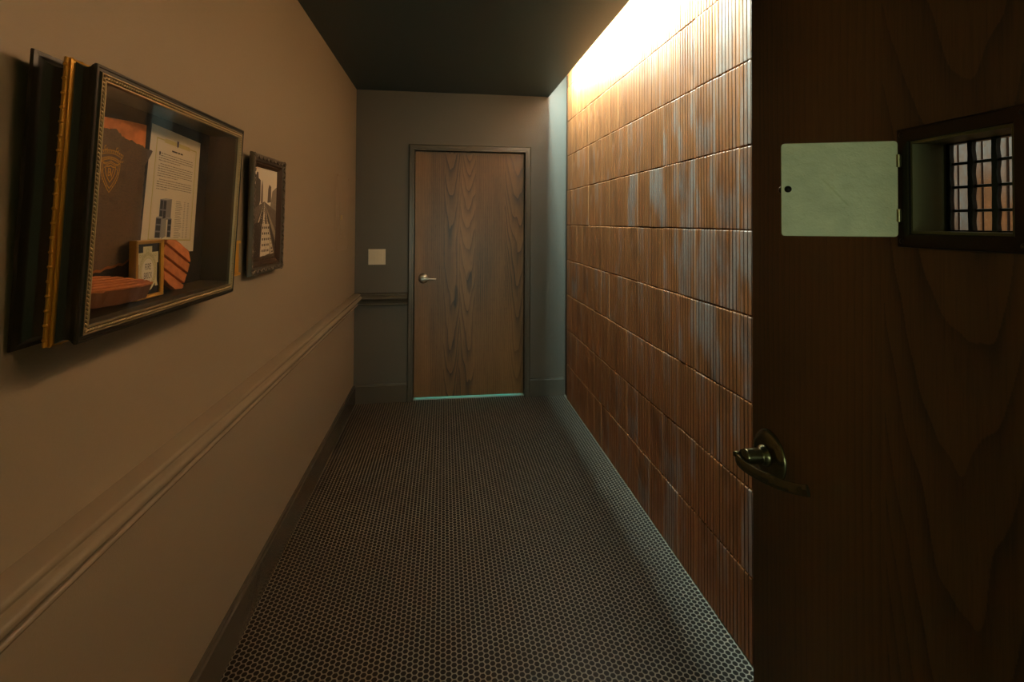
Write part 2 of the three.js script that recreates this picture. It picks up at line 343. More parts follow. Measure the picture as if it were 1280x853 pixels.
{
  const CAS = [[0, -0.095], [0, -0.032], [0.0, 0.018], [0.002, 0.020], [0.012, 0.020], [0.014, 0.024], [0.038, 0.024], [0.046, 0.018], [CW, 0.014], [CW, 0]];
  const P = (e, n, k) => k === 0 ? [DX0 - e, 0, ZB + n] : k === 1 ? [DX0 - e, DH + e, ZB + n] : k === 2 ? [DX1 + e, DH + e, ZB + n] : [DX1 + e, 0, ZB + n];
  const gs = []; for (let k = 0; k < 3; k++) gs.push(stripGeo(CAS, (e, n) => P(e, n, k + 1), (e, n) => P(e, n, k)));
  const stop = [bx(DX0, DX0 + 0.014, 0, DH, ZB - 0.115, ZB - 0.080), bx(DX1 - 0.014, DX1, 0, DH, ZB - 0.115, ZB - 0.080), bx(DX0, DX1, DH - 0.014, DH, ZB - 0.115, ZB - 0.080)];
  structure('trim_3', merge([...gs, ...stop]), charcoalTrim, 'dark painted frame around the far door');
  structure('trim_4', bx(DX0, DX1, 0.001, 0.006, ZB - 0.115, ZB - 0.012, 0.0015), std(lin(0.5, 0.5, 0.5), 0.4, { metalness: 0.6 }), 'metal threshold under the far door');
}

// ---------------------------------------------------------------- far door
function leverSet(parent, m, o, dir, k) {            // o: centre on the leaf face; local +z out of the face, lever towards dir along x
  const G = new THREE.Group(); G.name = 'lever_handle'; parent.add(G); G.position.set(...o);
  add(G, 'rose', lathe([[0.0001, 0.018], [0.018, 0.0175], [0.030, 0.014], [0.038, 0.008], [0.041, 0.003], [0.041, 0]]).rotateX(Math.PI / 2), m);
  add(G, 'neck', lathe([[0.0135, 0.012], [0.0125, 0.022], [0.0115, 0.045], [0.0115, 0.060], [0.0001, 0.062]], 24).rotateX(Math.PI / 2), m);
  add(G, 'lever', bar([[dir * -0.012, 0, 0.055], [dir * 0.02, 0.001, 0.056], [dir * 0.06, 0, 0.052], [dir * 0.105, -0.003, 0.046]], (t) => [0.0105 - 0.002 * t, 0.007]), m);
  return G;
}
{
  const d = structure('door_1', null, null, 'closed brown book-matched wood door at the far end');
  const W = DX1 - DX0 - 0.007, H = DH - 0.003 - 0.016;
  const map = woodTex(640, 1024, W, H, [[0.13, 0.135, null, 0.05], [0.23, 0.245, null, -0.03], [0.36, 0.375, 0.30, -0.02], [0, 0.50, 0.45, 0.03], [0, 0.62, null, -0.05], [0, 0.75, null, -0.02], [0, 2, 0.86, -0.04]], [[0.026, 0.011, 0.004], [0.35, 0.172, 0.052]], 51, { freq: 4.2, k: 95, knots: [[0.345, 0.84, 0.022, 0.10, 0.30], [0.455, 0.96, 0.024, 0.11, 0.34]] });
  const m = std(new THREE.Color(1, 1, 1), 0.42, { map, clearcoat: 0.15, clearcoatRoughness: 0.3 });
  const g = bx(DX0 + 0.0035, DX1 - 0.0035, 0.016, DH - 0.003, ZB - 0.075, ZB - 0.030, 0.0015);
  const uv = g.attributes.uv; for (let i = 0; i < uv.count; i++) uv.setXY(i, (g.attributes.position.getX(i) - DX0) / W, g.attributes.position.getY(i) / H);
  add(d, 'door_leaf', g, m);
  leverSet(d, nickel, [-0.168, 0.992, ZB - 0.030], 1);
}

// ---------------------------------------------------------------- near door, swung open into the corridor
{
  const d = structure('door_2', null, null, 'open dark brown door with a small barred viewing window');
  // local frame: +x along the leaf from the rose towards the latch, +z out of the visible face, origin at floor under the rose
  const t = 2 * Math.PI / 180;
  d.matrixAutoUpdate = true;
  const X = new THREE.Vector3(Math.sin(t), 0, -Math.cos(t)), Z = new THREE.Vector3(-Math.cos(t), 0, -Math.sin(t)), Y = new THREE.Vector3(0, 1, 0);
  d.quaternion.setFromRotationMatrix(new THREE.Matrix4().makeBasis(X.clone().negate(), Y, Z)); // x flipped below: local -x runs to the latch
  // basis must be right-handed: (-X) x Y = Z
  d.position.set(0.663, 0, -0.942);
  const s = (v) => -v;                                // distance along the leaf -> local x
  const H0 = 0.012, H1 = 2.042, A = -0.851, B = 0.063, T = 0.045;
  const w0 = -0.4605, w1 = -0.3265, y0 = 1.447, y1 = 1.577;   // viewing opening
  const map = woodTex(640, 1024, 0.914, 2.03, [[0, 0.34, null, 0.02], [0, 0.62, 0.45, 0.0], [0, 2, null, 0.07]].map((l, i) => [0, l[1], l[2], l[3]]), [[0.030, 0.015, 0.004], [0.18, 0.095, 0.026]], 91, { freq: 5, k: 60 });
  const m = std(new THREE.Color(1, 1, 1), 0.38, { map, clearcoat: 0.12, clearcoatRoughness: 0.35 });
  const parts = [bx(s(B), s(w1), H0, H1, -T, 0), bx(s(w0), s(A), H0, H1, -T, 0), bx(s(w1), s(w0), y1, H1, -T, 0), bx(s(w1), s(w0), H0, y0, -T, 0)];
  const g = merge(parts), uv = g.attributes.uv;
  for (let i = 0; i < uv.count; i++) uv.setXY(i, (g.attributes.position.getX(i) - s(B)) / 0.914, (g.attributes.position.getY(i) - H0) / 2.03);
  add(d, 'door_leaf', g, m);
  // viewing window
  const cx = s((w0 + w1) / 2), cy = (y0 + y1) / 2, hw = (w1 - w0) / 2, hh = (y1 - y0) / 2;
  const win = new THREE.Group(); win.name = 'viewing_window'; d.add(win); win.position.set(cx, cy, 0); win.userData.label = 'square bronze viewing window with bars';
  add(win, 'window_frame', rectSweep([[-0.0005, 0], [-0.0005, 0.006], [0.001, 0.0075], [0.017, 0.0075], [0.019, 0.0055], [0.0195, 0]], hw, hh), bronze);
  const oliveMetal = std(lin(0.13, 0.13, 0.06), 0.5, { metalness: 0.3 });
  add(win, 'sleeve', rectSweep([[-0.004, -T - 0.010], [-0.004, 0.004], [0.0, 0.004]], hw, hh), oliveMetal);
  add(win, 'rear_frame', rectSweep([[0.018, -T], [0.018, -T - 0.008], [-0.006, -T - 0.010], [-0.006, -T]], hw, hh), bronze);
  const iron = std(lin(0.012, 0.011, 0.010), 0.32, { metalness: 0.3 });
  for (let i = 0; i <= 4; i++) {
    const x = lerp(-hw + 0.006, hw - 0.006, i / 4), pts = [];
    for (let k = 0; k <= 16; k++) pts.push([x + (i % 4 ? 0.0004 * Math.sin(k / 16 * Math.PI * 8 + i) : 0), lerp(-hh, hh, k / 16), -T - 0.006]);
    add(win, 'upright_bar', bar(pts, (q) => [0.0040, 0.0040 + 0.0005 * Math.cos(q * Math.PI * 8)], new THREE.Vector3(0, 0, 1), 32, 8), iron);
  }
  for (let i = 1; i <= 3; i++) { const y = lerp(-hh, hh, i / 4); add(win, 'cross_bar', bar([[-hw, y, -T - 0.008], [0, y, -T - 0.008], [hw, y, -T - 0.008]], () => [0.0021, 0.0021], undefined, 8, 8), iron); }
  for (const sx of [-1, 1]) for (const sy of [-1, 1]) {
    const sc = add(win, 'screw', lathe([[0.0001, 0.0022], [0.002, 0.002], [0.0036, 0.0008], [0.0036, 0]], 16).rotateX(Math.PI / 2), bronze);
    sc.position.set(sx * (hw + 0.0105), sy * (hh + 0.0105), 0.0074);
  }
  // shutter flap, standing open on two hinges
  const flapMat = (() => {
    const bump = dataTex(256, 256, (u, v) => { let n = 0.5 * fbm(u * 12 + v * 5, v * 14 - u * 5, 61, 4) + 0.15 * noise(u * 90, v * 90, 65); n += 0.35 * Math.exp(-((((u - 0.42) * 0.8 - (0.52 - v) * 0.62) / 0.014) ** 2)) * sstep(0.28, 0.36, v) * (1 - sstep(0.56, 0.64, v)); return [n, n, n]; }, false);
    const map = dataTex(128, 128, (u, v) => { const n = 0.85 + 0.3 * fbm(u * 7, v * 7, 71, 4); return [0.44 * n, 0.455 * n, 0.25 * n]; });
    return std(new THREE.Color(1, 1, 1), 0.5, { map, bumpMap: bump, bumpScale: 0.0016 });
  })();
  const flap = new THREE.Group(); flap.name = 'shutter_flap'; flap.userData.label = 'pale green metal shutter flap standing open'; d.add(flap);
  const inv = new THREE.Quaternion().copy(d.quaternion).invert();
  const toLocal = (x, y, z) => new THREE.Vector3(x, y, z).sub(d.position).applyQuaternion(inv);
  const h0 = toLocal(0.640, 1.443, -0.629), h1 = toLocal(0.4975, 1.443, -0.680), FL = h0.distanceTo(h1), FH = 0.136;
  flap.position.copy(h0); flap.rotation.y = -Math.atan2(h1.z - h0.z, h1.x - h0.x) ;
  const fs = new THREE.Shape(), q = 0.005; fs.moveTo(q, 0); fs.lineTo(FL - q, 0); fs.quadraticCurveTo(FL, 0, FL, q); fs.lineTo(FL, FH - q); fs.quadraticCurveTo(FL, FH, FL - q, FH); fs.lineTo(q, FH); fs.quadraticCurveTo(0, FH, 0, FH - q); fs.lineTo(0, q); fs.quadraticCurveTo(0, 0, q, 0);
  const fg = new THREE.ExtrudeGeometry(fs, { depth: 0.002, bevelEnabled: true, bevelSize: 0.0006, bevelThickness: 0.0006, bevelSegments: 2 }); fg.translate(0, 0, -0.001);
  { const u = fg.attributes.uv, p = fg.attributes.position; for (let i = 0; i < u.count; i++) u.setXY(i, 1 - p.getX(i) / FL, p.getY(i) / FH); }
  add(flap, 'plate', fg, flapMat);
  for (const sd of [1, -1]) { const k = add(flap, 'knob_screw', lathe([[0.0001, 0.0045], [0.0022, 0.004], [0.0042, 0.003], [0.005, 0.001], [0.005, 0]], 20).rotateX(sd * Math.PI / 2), bronze); k.position.set(FL - 0.0085, FH * 0.505, sd * 0.0012 + (sd < 0 ? 0 : 0.0004)); }
  const pull = add(flap, 'pull_knob', lathe([[0.003, 0], [0.003, 0.014], [0.006, 0.018], [0.0065, 0.022], [0.005, 0.025], [0.0001, 0.026]], 18).rotateX(Math.PI / 2), bronze); pull.position.set(FL - 0.0085, FH * 0.505, 0);
  const fix = new THREE.Group(); fix.name = 'hinge_pair'; d.add(fix);
  for (const hy of [0.030, FH - 0.028]) {
    const b = add(fix, 'hinge', merge([cyl(0.0030, 0.0030, 0.018, 14).translate(h0.x + 0.001, h0.y + hy, h0.z - 0.001), bx(h0.x - 0.015, h0.x + 0.001, h0.y + hy - 0.008, h0.y + hy + 0.008, 0.0072, 0.0092, 0.0006), bx(h0.x - 0.0005, h0.x + 0.0025, h0.y + hy - 0.008, h0.y + hy + 0.008, 0.006, h0.z, 0.0006),
      ...[-1, 1].map((k) => new THREE.SphereGeometry(0.0017, 10, 6).translate(h0.x - 0.010, h0.y + hy + k * 0.0045, 0.0095))]), std(lin(0.25, 0.22, 0.10), 0.35, { metalness: 0.9 }));
    const arm = add(fix, 'hinge_arm', bar([[h0.x, h0.y + hy, h0.z], [lerp(h0.x, h1.x, 0.05), h0.y + hy, lerp(h0.z, h1.z, 0.05)], [lerp(h0.x, h1.x, 0.1), h0.y + hy, lerp(h0.z, h1.z, 0.1)]], () => [0.0025, 0.0016], undefined, 4, 8), bronze);
  }
  // lever handle
  const lv = new THREE.Group(); lv.name = 'lever_handle'; d.add(lv); lv.position.set(0, 0.988, 0);
  add(lv, 'rose', lathe([[0.0001, 0.013], [0.020, 0.013], [0.036, 0.0125], [0.044, 0.010], [0.0495, 0.005], [0.0505, 0.002], [0.0505, 0]], 56).rotateX(Math.PI / 2), lockBronze);
  add(lv, 'neck', lathe([[0.021, 0.012], [0.0205, 0.018], [0.0165, 0.0225], [0.0155, 0.026], [0.0150, 0.052], [0.0135, 0.060], [0.0001, 0.061]], 32).rotateX(Math.PI / 2), lockBronze);
  add(lv, 'lever', bar([[-0.030, -0.010, 0.054], [-0.012, -0.011, 0.0625], [0.012, -0.012, 0.0645], [0.045, -0.012, 0.058], [0.085, -0.009, 0.046], [0.120, -0.002, 0.034], [0.148, 0.008, 0.028]], (q) => [0.0070 + 0.0045 * sstep(0, 0.25, q) - 0.0015 * q, 0.0056 - 0.002 * q], undefined, 36, 16), lockBronze);
  add(lv, 'lock_button', lathe([[0.0001, 0.010], [0.0045, 0.009], [0.006, 0.006], [0.006, 0]], 18).rotateX(Math.PI / 2), lockBronze).position.set(-0.020, -0.004, 0.058);
}

// ---------------------------------------------------------------- switch and breaker panel
{
  const t = thing('light_switch', 'ivory double switch plate on the end wall beside the far door', 'switch');
  t.position.set(-0.537, 1.173, ZB);
  const ivory = std(lin(0.78, 0.72, 0.55), 0.4);
  add(t, 'plate', new RoundedBoxGeometry(0.136, 0.126, 0.007, 2, 0.003).translate(0, 0, 0.0035), ivory);
  const rk = add(t, 'rocker', new RoundedBoxGeometry(0.034, 0.068, 0.007, 2, 0.002), ivory); rk.position.set(0.028, 0, 0.0085); rk.rotation.x = 0.06;
  add(t, 'dimmer_plate', new RoundedBoxGeometry(0.036, 0.070, 0.003, 2, 0.001), ivory).position.set(-0.028, 0, 0.0075);
  for (const x of [-0.036, -0.020]) for (const y of [-0.020, 0, 0.020]) add(t, 'button', new RoundedBoxGeometry(0.011, 0.010, 0.004, 2, 0.0015), ivory).position.set(x, y, 0.0105);
}
{
  const t = thing('breaker_panel', 'flush breaker panel painted like the wall, with a small brass latch', 'panel');
  t.position.set(XL, 1.518, -3.63); t.rotation.y = Math.PI / 2;
  add(t, 'cover', rectSweep([[0, 0], [0, 0.0020], [0.088, 0.0020], [0.090, 0.0012], [0.091, 0]], 0.104, 0.170), paint);
  add(t, 'panel_door', new RoundedBoxGeometry(0.202, 0.334, 0.003, 2, 0.001).translate(0, 0, 0.0021), paint);
  add(t, 'latch', new RoundedBoxGeometry(0.024, 0.034, 0.010, 2, 0.002).translate(-0.066, -0.032, 0.008), std(lin(0.50, 0.40, 0.20), 0.4));
  for (const x of [-0.185, 0.185]) for (const y of [-0.25, 0.25]) add(t, 'screw', lathe([[0.0001, 0.002], [0.003, 0.0018], [0.0045, 0]], 14).rotateX(Math.PI / 2), trimPaint).position.set(x, y, 0.0035);
}

// ---------------------------------------------------------------- shadow box on the left wall
const frameBlack = std(lin(0.018, 0.017, 0.012), 0.34);
const pewter = std(lin(0.50, 0.40, 0.23), 0.34, { metalness: 0.65 });
const goldLeaf = std(lin(0.70, 0.38, 0.05), 0.36, { metalness: 0.35 });
const BOX = new THREE.Object3D(); BOX.position.set(-0.6955, 1.494, -1.249); BOX.rotation.set(0.05, Math.PI / 2 + 0.007, 0, 'YXZ'); BOX.updateMatrixWorld();
function inBox(o, at, turn) {
  o.position.copy(BOX.position); o.quaternion.copy(BOX.quaternion);
  if (at) { o.position.add(new THREE.Vector3(...at).applyQuaternion(BOX.quaternion)); o.quaternion.multiply(new THREE.Quaternion().setFromEuler(new THREE.Euler(...turn))); }
  return o;
}
const FLOORY = -0.204;
{
  const t = inBox(thing('shadow_box', 'deep black and gold glazed shadow box frame holding brick relics', 'frame'));
  const hw = 0.319, hh = 0.239;
  add(t, 'back_moulding', rectSweep([[0.004, 0], [0.011, 0], [0.012, 0.002], [0.0115, 0.006], ...arc(0.016, 0.032, 0.027, 255, 178, 8), [-0.011, 0.042], [-0.008, 0.0445]], hw, hh, 0.6), frameBlack);
  const band = add(t, 'gold_band', rectSweep([[-0.009, 0.044], [0.001, 0.0445], ...arc(0.001, 0.049, 0.0045, -80, 80, 6), [0.001, 0.054], [0.003, 0.055], [0.004, 0.0565], [0.002, 0.058], [-0.006, 0.059]], hw, hh, 0.8), goldLeaf);
  const beads = (parent, name, ox, oy, n0, pitch, rx, ry, rz, tw, m, detail = [8, 6]) => {
    const gs = [], base = new THREE.SphereGeometry(1, ...detail);
    for (let k = 0; k < 4; k++) {
      const L = k % 2 ? 2 * oy : 2 * ox, c = Math.round(L / pitch);
      for (let i = 0; i < c; i++) {
        const a = (i + 0.5) / c * L - L / 2, g = base.clone().scale(rx, ry, rz).rotateZ(tw);
        if (k % 2) g.rotateZ(Math.PI / 2).translate(k === 1 ? ox : -ox, a, n0); else g.translate(a, k === 0 ? -oy : oy, n0);
        gs.push(g);
      }
    }
    return add(parent, name, merge(gs), m);
  };
  beads(band, 'bead_row', hw + 0.0048, hh + 0.0048, 0.049, 0.024, 0.0036, 0.003, 0.0042, 0, goldLeaf);
  add(t, 'front_moulding', rectSweep([[-0.006, 0.0585], [-0.0005, 0.061], ...arc(0.010, 0.074, 0.0165, 225, 140, 6), [-0.001, 0.0885], [0, 0.090], [0, 0.094], [-0.0015, 0.095], [-0.004, 0.095], [-0.0055, 0.0925], [-0.0105, 0.0925], [-0.012, 0.095], [-0.014, 0.095], [-0.0145, 0.093], [-0.023, 0.093], [-0.0235, 0.095], [-0.0245, 0.0945], [-0.025, 0.088]], hw, hh, 0.55), frameBlack);
  const lip = add(t, 'inner_lip', merge([rectSweep([[-0.0135, 0.0935], [-0.0125, 0.0962], [-0.0140, 0.0962], [-0.0150, 0.0940]], hw, hh), rectSweep([[-0.0225, 0.0940], [-0.0235, 0.0955], [-0.0255, 0.0955], [-0.0262, 0.0900]], hw, hh)]), pewter);
  beads(lip, 'rope_bead', hw - 0.0188, hh - 0.0188, 0.0945, 0.0072, 0.0042, 0.0022, 0.0024, 0.65, pewter);
  const felt = std(lin(0.028, 0.024, 0.018), 0.85), iw = hw - 0.0255, ih = hh - 0.026;
  const liner = std(lin(0.060, 0.048, 0.030), 0.42);
  add(t, 'back_panel', bx(-iw, iw, -ih, ih, 0.002, 0.012), felt);
  add(t, 'side_liner', rectSweep([[0.004, 0.012], [0.004, 0.090]].map(([e, n]) => [e - 0.004, n]).reverse(), iw, ih), liner);
  add(t, 'floor_board', bx(-iw + 0.0005, iw - 0.0005, -ih + 0.0002, FLOORY - 0.0002, 0.0125, 0.088), liner);
  add(t, 'liner_backing', rectSweep([[0.006, 0.002], [0.006, 0.090], [0.0005, 0.090], [0.0005, 0.002]].reverse(), iw, ih), frameBlack);
  add(t, 'glass_pane', bx(-iw - 0.004, iw + 0.004, -ih - 0.004, ih + 0.004, 0.0893, 0.0897), new THREE.MeshPhysicalMaterial({ color: 0xffffff, roughness: 0.03, transmission: 1, thickness: 0, ior: 1.22 }));
}
function shapeOf(pts) { const s = new THREE.Shape(); pts.forEach(([x, y], i) => i ? s.lineTo(x, y) : s.moveTo(x, y)); return s; }
function slab(pts, depth, bevel, uvBox) {
  const g = new THREE.ExtrudeGeometry(shapeOf(pts), { depth: depth - 2 * bevel, bevelEnabled: bevel > 0, bevelSize: bevel, bevelThickness: bevel, bevelOffset: -bevel, bevelSegments: 2 });
  g.translate(0, 0, bevel);
  if (uvBox) { const u = g.attributes.uv, p = g.attributes.position; for (let i = 0; i < u.count; i++) u.setXY(i, (p.getX(i) - uvBox[0]) / (uvBox[2] - uvBox[0]), (p.getY(i) - uvBox[1]) / (uvBox[3] - uvBox[1])); }
  return g;
}
const clayMap = dataTex(128, 128, (u, v) => { const n = 0.7 + 0.6 * fbm(u * 10, v * 10, 301, 4); return [0.62 * n, 0.215 * n, 0.066 * n]; }); clayMap.repeat.set(6, 6);
const clay = std(new THREE.Color(1, 1, 1), 0.85, { map: clayMap });
const clayBroken = std(lin(0.20, 0.085, 0.035), 0.95);
{ // thin terracotta tile behind the leather
  const t = inBox(thing('terracotta_tile', 'flat orange terracotta piece behind the leather cover', 'tile'));
  add(t, 'slab', metreUV(clean(slab([[-0.22, 0.02], [-0.03, 0.02], [-0.031, 0.182], [-0.10, 0.178], [-0.22, 0.168]], 0.009, 0.0012))).translate(0, 0, 0.0121), clay);
}
{ // leather cover with a gilt crest
  const t = inBox(thing('leather_cover', 'torn dark brown leather book cover with a gold shield crest', 'book cover'));
  const pts = [], edge = (a, b, n, j) => { for (let i = 0; i < n; i++) { const q = i / n; pts.push([lerp(a[0], b[0], q) + (i ? rr(-j, j) : 0), lerp(a[1], b[1], q) + (i ? rr(-j, j) : 0)]); } };
  edge([-0.262, -0.140], [-0.079, -0.121], 16, 0.003); edge([-0.079, -0.121], [-0.034, -0.076], 7, 0.003); edge([-0.034, -0.076], [-0.036, 0.089], 20, 0.0022);
  edge([-0.036, 0.089], [-0.010, 0.126], 4, 0.001); edge([-0.010, 0.126], [-0.118, 0.142], 14, 0.0022); edge([-0.118, 0.142], [-0.137, 0.151], 4, 0.003); edge([-0.137, 0.151], [-0.262, 0.147], 16, 0.003); edge([-0.262, 0.147], [-0.262, -0.140], 6, 0.0005);
  const U = [-0.27, -0.15, 0.0, 0.16];
  const map = canvasTex(720, 832, (c, w, h) => {
    c.fillStyle = '#63503a'; c.fillRect(0, 0, w, h);
    for (let i = 0; i < 9000; i++) { const x = rnd() * w, y = rnd() * h, l = rr(3, 16); c.strokeStyle = rnd() < 0.5 ? 'rgba(30,20,12,0.22)' : 'rgba(112,88,62,0.16)'; c.lineWidth = rr(1, 2.6); c.beginPath(); c.moveTo(x, y); c.quadraticCurveTo(x + l / 2, y + rr(-4, 4), x + l, y + rr(-5, 5)); c.stroke(); }
    for (let i = 0; i < 60; i++) { c.fillStyle = `rgba(20,12,6,${rr(0.02, 0.09)})`; c.beginPath(); c.ellipse(rnd() * w, rnd() * h, rr(15, 70), rr(10, 45), rnd() * 3, 0, 7); c.fill(); }
    const px = (x) => (x - U[0]) / (U[2] - U[0]) * w, py = (y) => h - (y - U[1]) / (U[3] - U[1]) * h, sc = w / (U[2] - U[0]);
    c.save(); c.translate(px(-0.151), py(0.066)); c.scale(sc, sc);
    const G = '#b98a24'; c.strokeStyle = G; c.fillStyle = G; c.lineWidth = 0.0018;
    const shield = (k, dy) => { c.beginPath(); c.moveTo(-0.030 * k, -0.018 * k + dy); c.quadraticCurveTo(-0.015 * k, -0.012 * k + dy, 0, -0.021 * k + dy); c.quadraticCurveTo(0.015 * k, -0.012 * k + dy, 0.030 * k, -0.018 * k + dy); c.quadraticCurveTo(0.034 * k, 0.014 * k + dy, 0, 0.046 * k + dy); c.quadraticCurveTo(-0.034 * k, 0.014 * k + dy, -0.030 * k, -0.018 * k + dy); };
    shield(0.95, -0.001); c.stroke(); shield(0.78, -0.001); c.stroke(); shield(0.50, -0.001); c.lineWidth = 0.0024; c.stroke();
    for (let i = 0; i < 26; i++) { const q = i / 26 * Math.PI * 2; c.beginPath(); c.arc(0.0250 * Math.cos(q), 0.004 + 0.0255 * Math.sin(q) * (Math.sin(q) > 0 ? 1.1 : 0.6), 0.0013, 0, 7); c.fill(); }
    c.lineWidth = 0.0022; c.beginPath(); c.moveTo(-0.006, -0.006); c.lineTo(-0.006, 0.010); c.moveTo(-0.006, -0.006); c.quadraticCurveTo(0.004, -0.004, -0.003, 0.002); c.quadraticCurveTo(0.006, 0.005, -0.006, 0.010); c.moveTo(0.000, -0.006); c.lineTo(0.004, 0.011); c.lineTo(0.009, -0.006); c.stroke();
    // ribbon scrolls above
    c.lineWidth = 0.0016;
    for (const [y, hw2, th] of [[-0.040, 0.037, 0.010], [-0.026, 0.030, 0.008]]) { c.beginPath(); c.moveTo(-hw2, y + 0.004); c.quadraticCurveTo(0, y - 0.010, hw2, y + 0.004); c.lineTo(hw2 - 0.004, y + th); c.quadraticCurveTo(0, y + th - 0.013, -hw2 + 0.004, y + th); c.closePath(); c.stroke(); for (let i = -5; i <= 5; i++) { c.fillRect(i * hw2 / 6.2 - 0.0012, y - 0.002 - 0.006 * (1 - (i / 6) ** 2) + 0.005, 0.0026, 0.0048); } }
    for (const sx of [-1, 1]) { c.beginPath(); c.arc(sx * 0.034, -0.026, 0.004, 0, 5); c.stroke(); c.beginPath(); c.arc(sx * 0.018, -0.046, 0.004, 0, 5); c.stroke(); }
    c.restore();
  });
  const g = slab(pts, 0.003, 0, U), p = g.attributes.position;
  add(t, 'torn_underside', slab(pts.map(([x, y]) => [x + (y < -0.05 ? 0.004 : x > -0.06 && y < 0.08 ? 0.003 : -0.002), y - (y < 0 ? 0.006 : 0.003)]), 0.0008, 0).translate(0, 0, 0.0214), std(lin(0.42, 0.14, 0.035), 0.9));
  add(t, 'leather', g.translate(0, 0, 0.0225), [std(new THREE.Color(1, 1, 1), 0.6, { map }), std(lin(0.30, 0.10, 0.03), 0.9)]);
}
{ // printed sheet
  const t = inBox(thing('printed_page', 'cream printed page with paragraphs and a drawing of hollow blocks', 'paper'));
  const W = 0.236, H = 0.300;
  const map = canvasTex(768, 976, (c, w, h) => {
    c.fillStyle = '#e6dcc0'; c.fillRect(0, 0, w, h);
    c.strokeStyle = '#c9bf7e'; c.lineWidth = 11; c.strokeRect(84, 92, w - 150, h - 190);
    c.strokeStyle = '#ddd4a4'; c.lineWidth = 4; c.strokeRect(100, 108, w - 182, h - 222);
    c.fillStyle = '#d2c884'; c.fillRect(190, 76, 400, 34); c.fillStyle = '#55506a'; c.beginPath(); c.moveTo(372, 62); c.lineTo(404, 62); c.lineTo(402, 104); c.lineTo(388, 118); c.lineTo(374, 104); c.fill();
    c.fillStyle = '#4a4438'; for (const [x0, l] of [[306, 84], [398, 34], [440, 36]]) c.fillRect(x0, 152, l, 12);
    let y = 196;
    const line = (x0, x1) => { let x = x0; while (x < x1 - 6) { const l = Math.min(rr(10, 46), x1 - x); c.fillRect(x, y, l, 6); x += l + 7; } y += 19; };
    c.fillStyle = '#8f8670';
    for (const n of [4, 6, 5]) { for (let i = 0; i < n; i++) line(i ? 128 : 156, i === n - 1 ? rr(260, 480) : w - 108); y += 8; }
    c.fillStyle = '#4a4438'; c.fillRect(128, 190, 20, 24);
    // hollow block drawing
    const face = (pts, f) => { c.fillStyle = f; c.beginPath(); pts.forEach(([a, b], i) => i ? c.lineTo(a, b) : c.moveTo(a, b)); c.closePath(); c.fill(); };
    const block = (x, y0, bw, bh, dx, dy, rows, cols) => {
      face([[x, y0], [x + dx, y0 - dy], [x + bw + dx, y0 - dy], [x + bw, y0]], '#b4b0a6'); face([[x + bw, y0], [x + bw + dx, y0 - dy], [x + bw + dx, y0 + bh - dy], [x + bw, y0 + bh]], '#8d8a84'); face([[x, y0], [x + bw, y0], [x + bw, y0 + bh], [x, y0 + bh]], '#77757a');
      for (let i = 0; i < rows; i++) for (let j = 0; j < cols; j++) face([[x + 7 + j * bw / cols, y0 + 8 + i * bh / rows], [x - 3 + (j + 1) * bw / cols, y0 + 8 + i * bh / rows], [x - 3 + (j + 1) * bw / cols, y0 - 4 + (i + 1) * bh / rows], [x + 7 + j * bw / cols, y0 - 4 + (i + 1) * bh / rows]], '#2c2b31');
    };
    block(196, 560, 92, 160, 74, 14, 2, 2); block(160, 706, 70, 160, 20, 10, 3, 1); block(322, 706, 56, 152, -30, 8, 3, 1); face([[236, 716], [300, 700], [312, 850], [250, 872]], '#9a978f');
    c.fillStyle = '#a59c84'; for (let i = 0; i < 21; i++) { const yy = 556 + i * 15; c.fillRect(424, yy, 90 + rr(-20, 24), 5); c.fillRect(556, yy, 24, 5); c.fillRect(612, yy, 26, 5); }
  });
  const n = 10, pos = [], uv = [];
  const pt = (i, j) => { const u = i / n, v = j / n, k = (u - 0.5); return [(u - 0.5) * W, (v - 0.5) * H, 0.0135 + 0.004 * (1 - (2 * k) ** 2) * (1 - v) + 0.006 * (u ** 3) * (1 - v)]; };
  for (const back of [0, 1]) for (let i = 0; i < n; i++) for (let j = 0; j < n; j++) {
    const q = back ? [[i, j], [i, j + 1], [i + 1, j], [i + 1, j], [i, j + 1], [i + 1, j + 1]] : [[i, j], [i + 1, j], [i, j + 1], [i + 1, j], [i + 1, j + 1], [i, j + 1]];
    for (const [a, b] of q) { const p = pt(a, b); p[2] -= back * 0.0004; pos.push(...p); uv.push(a / n, b / n); }
  }
  const m = add(t, 'sheet', geo(pos, uv), std(new THREE.Color(1, 1, 1), 0.8, { map })); m.position.set(0.116, 0.038, -0.001); m.rotation.z = -0.045;
}
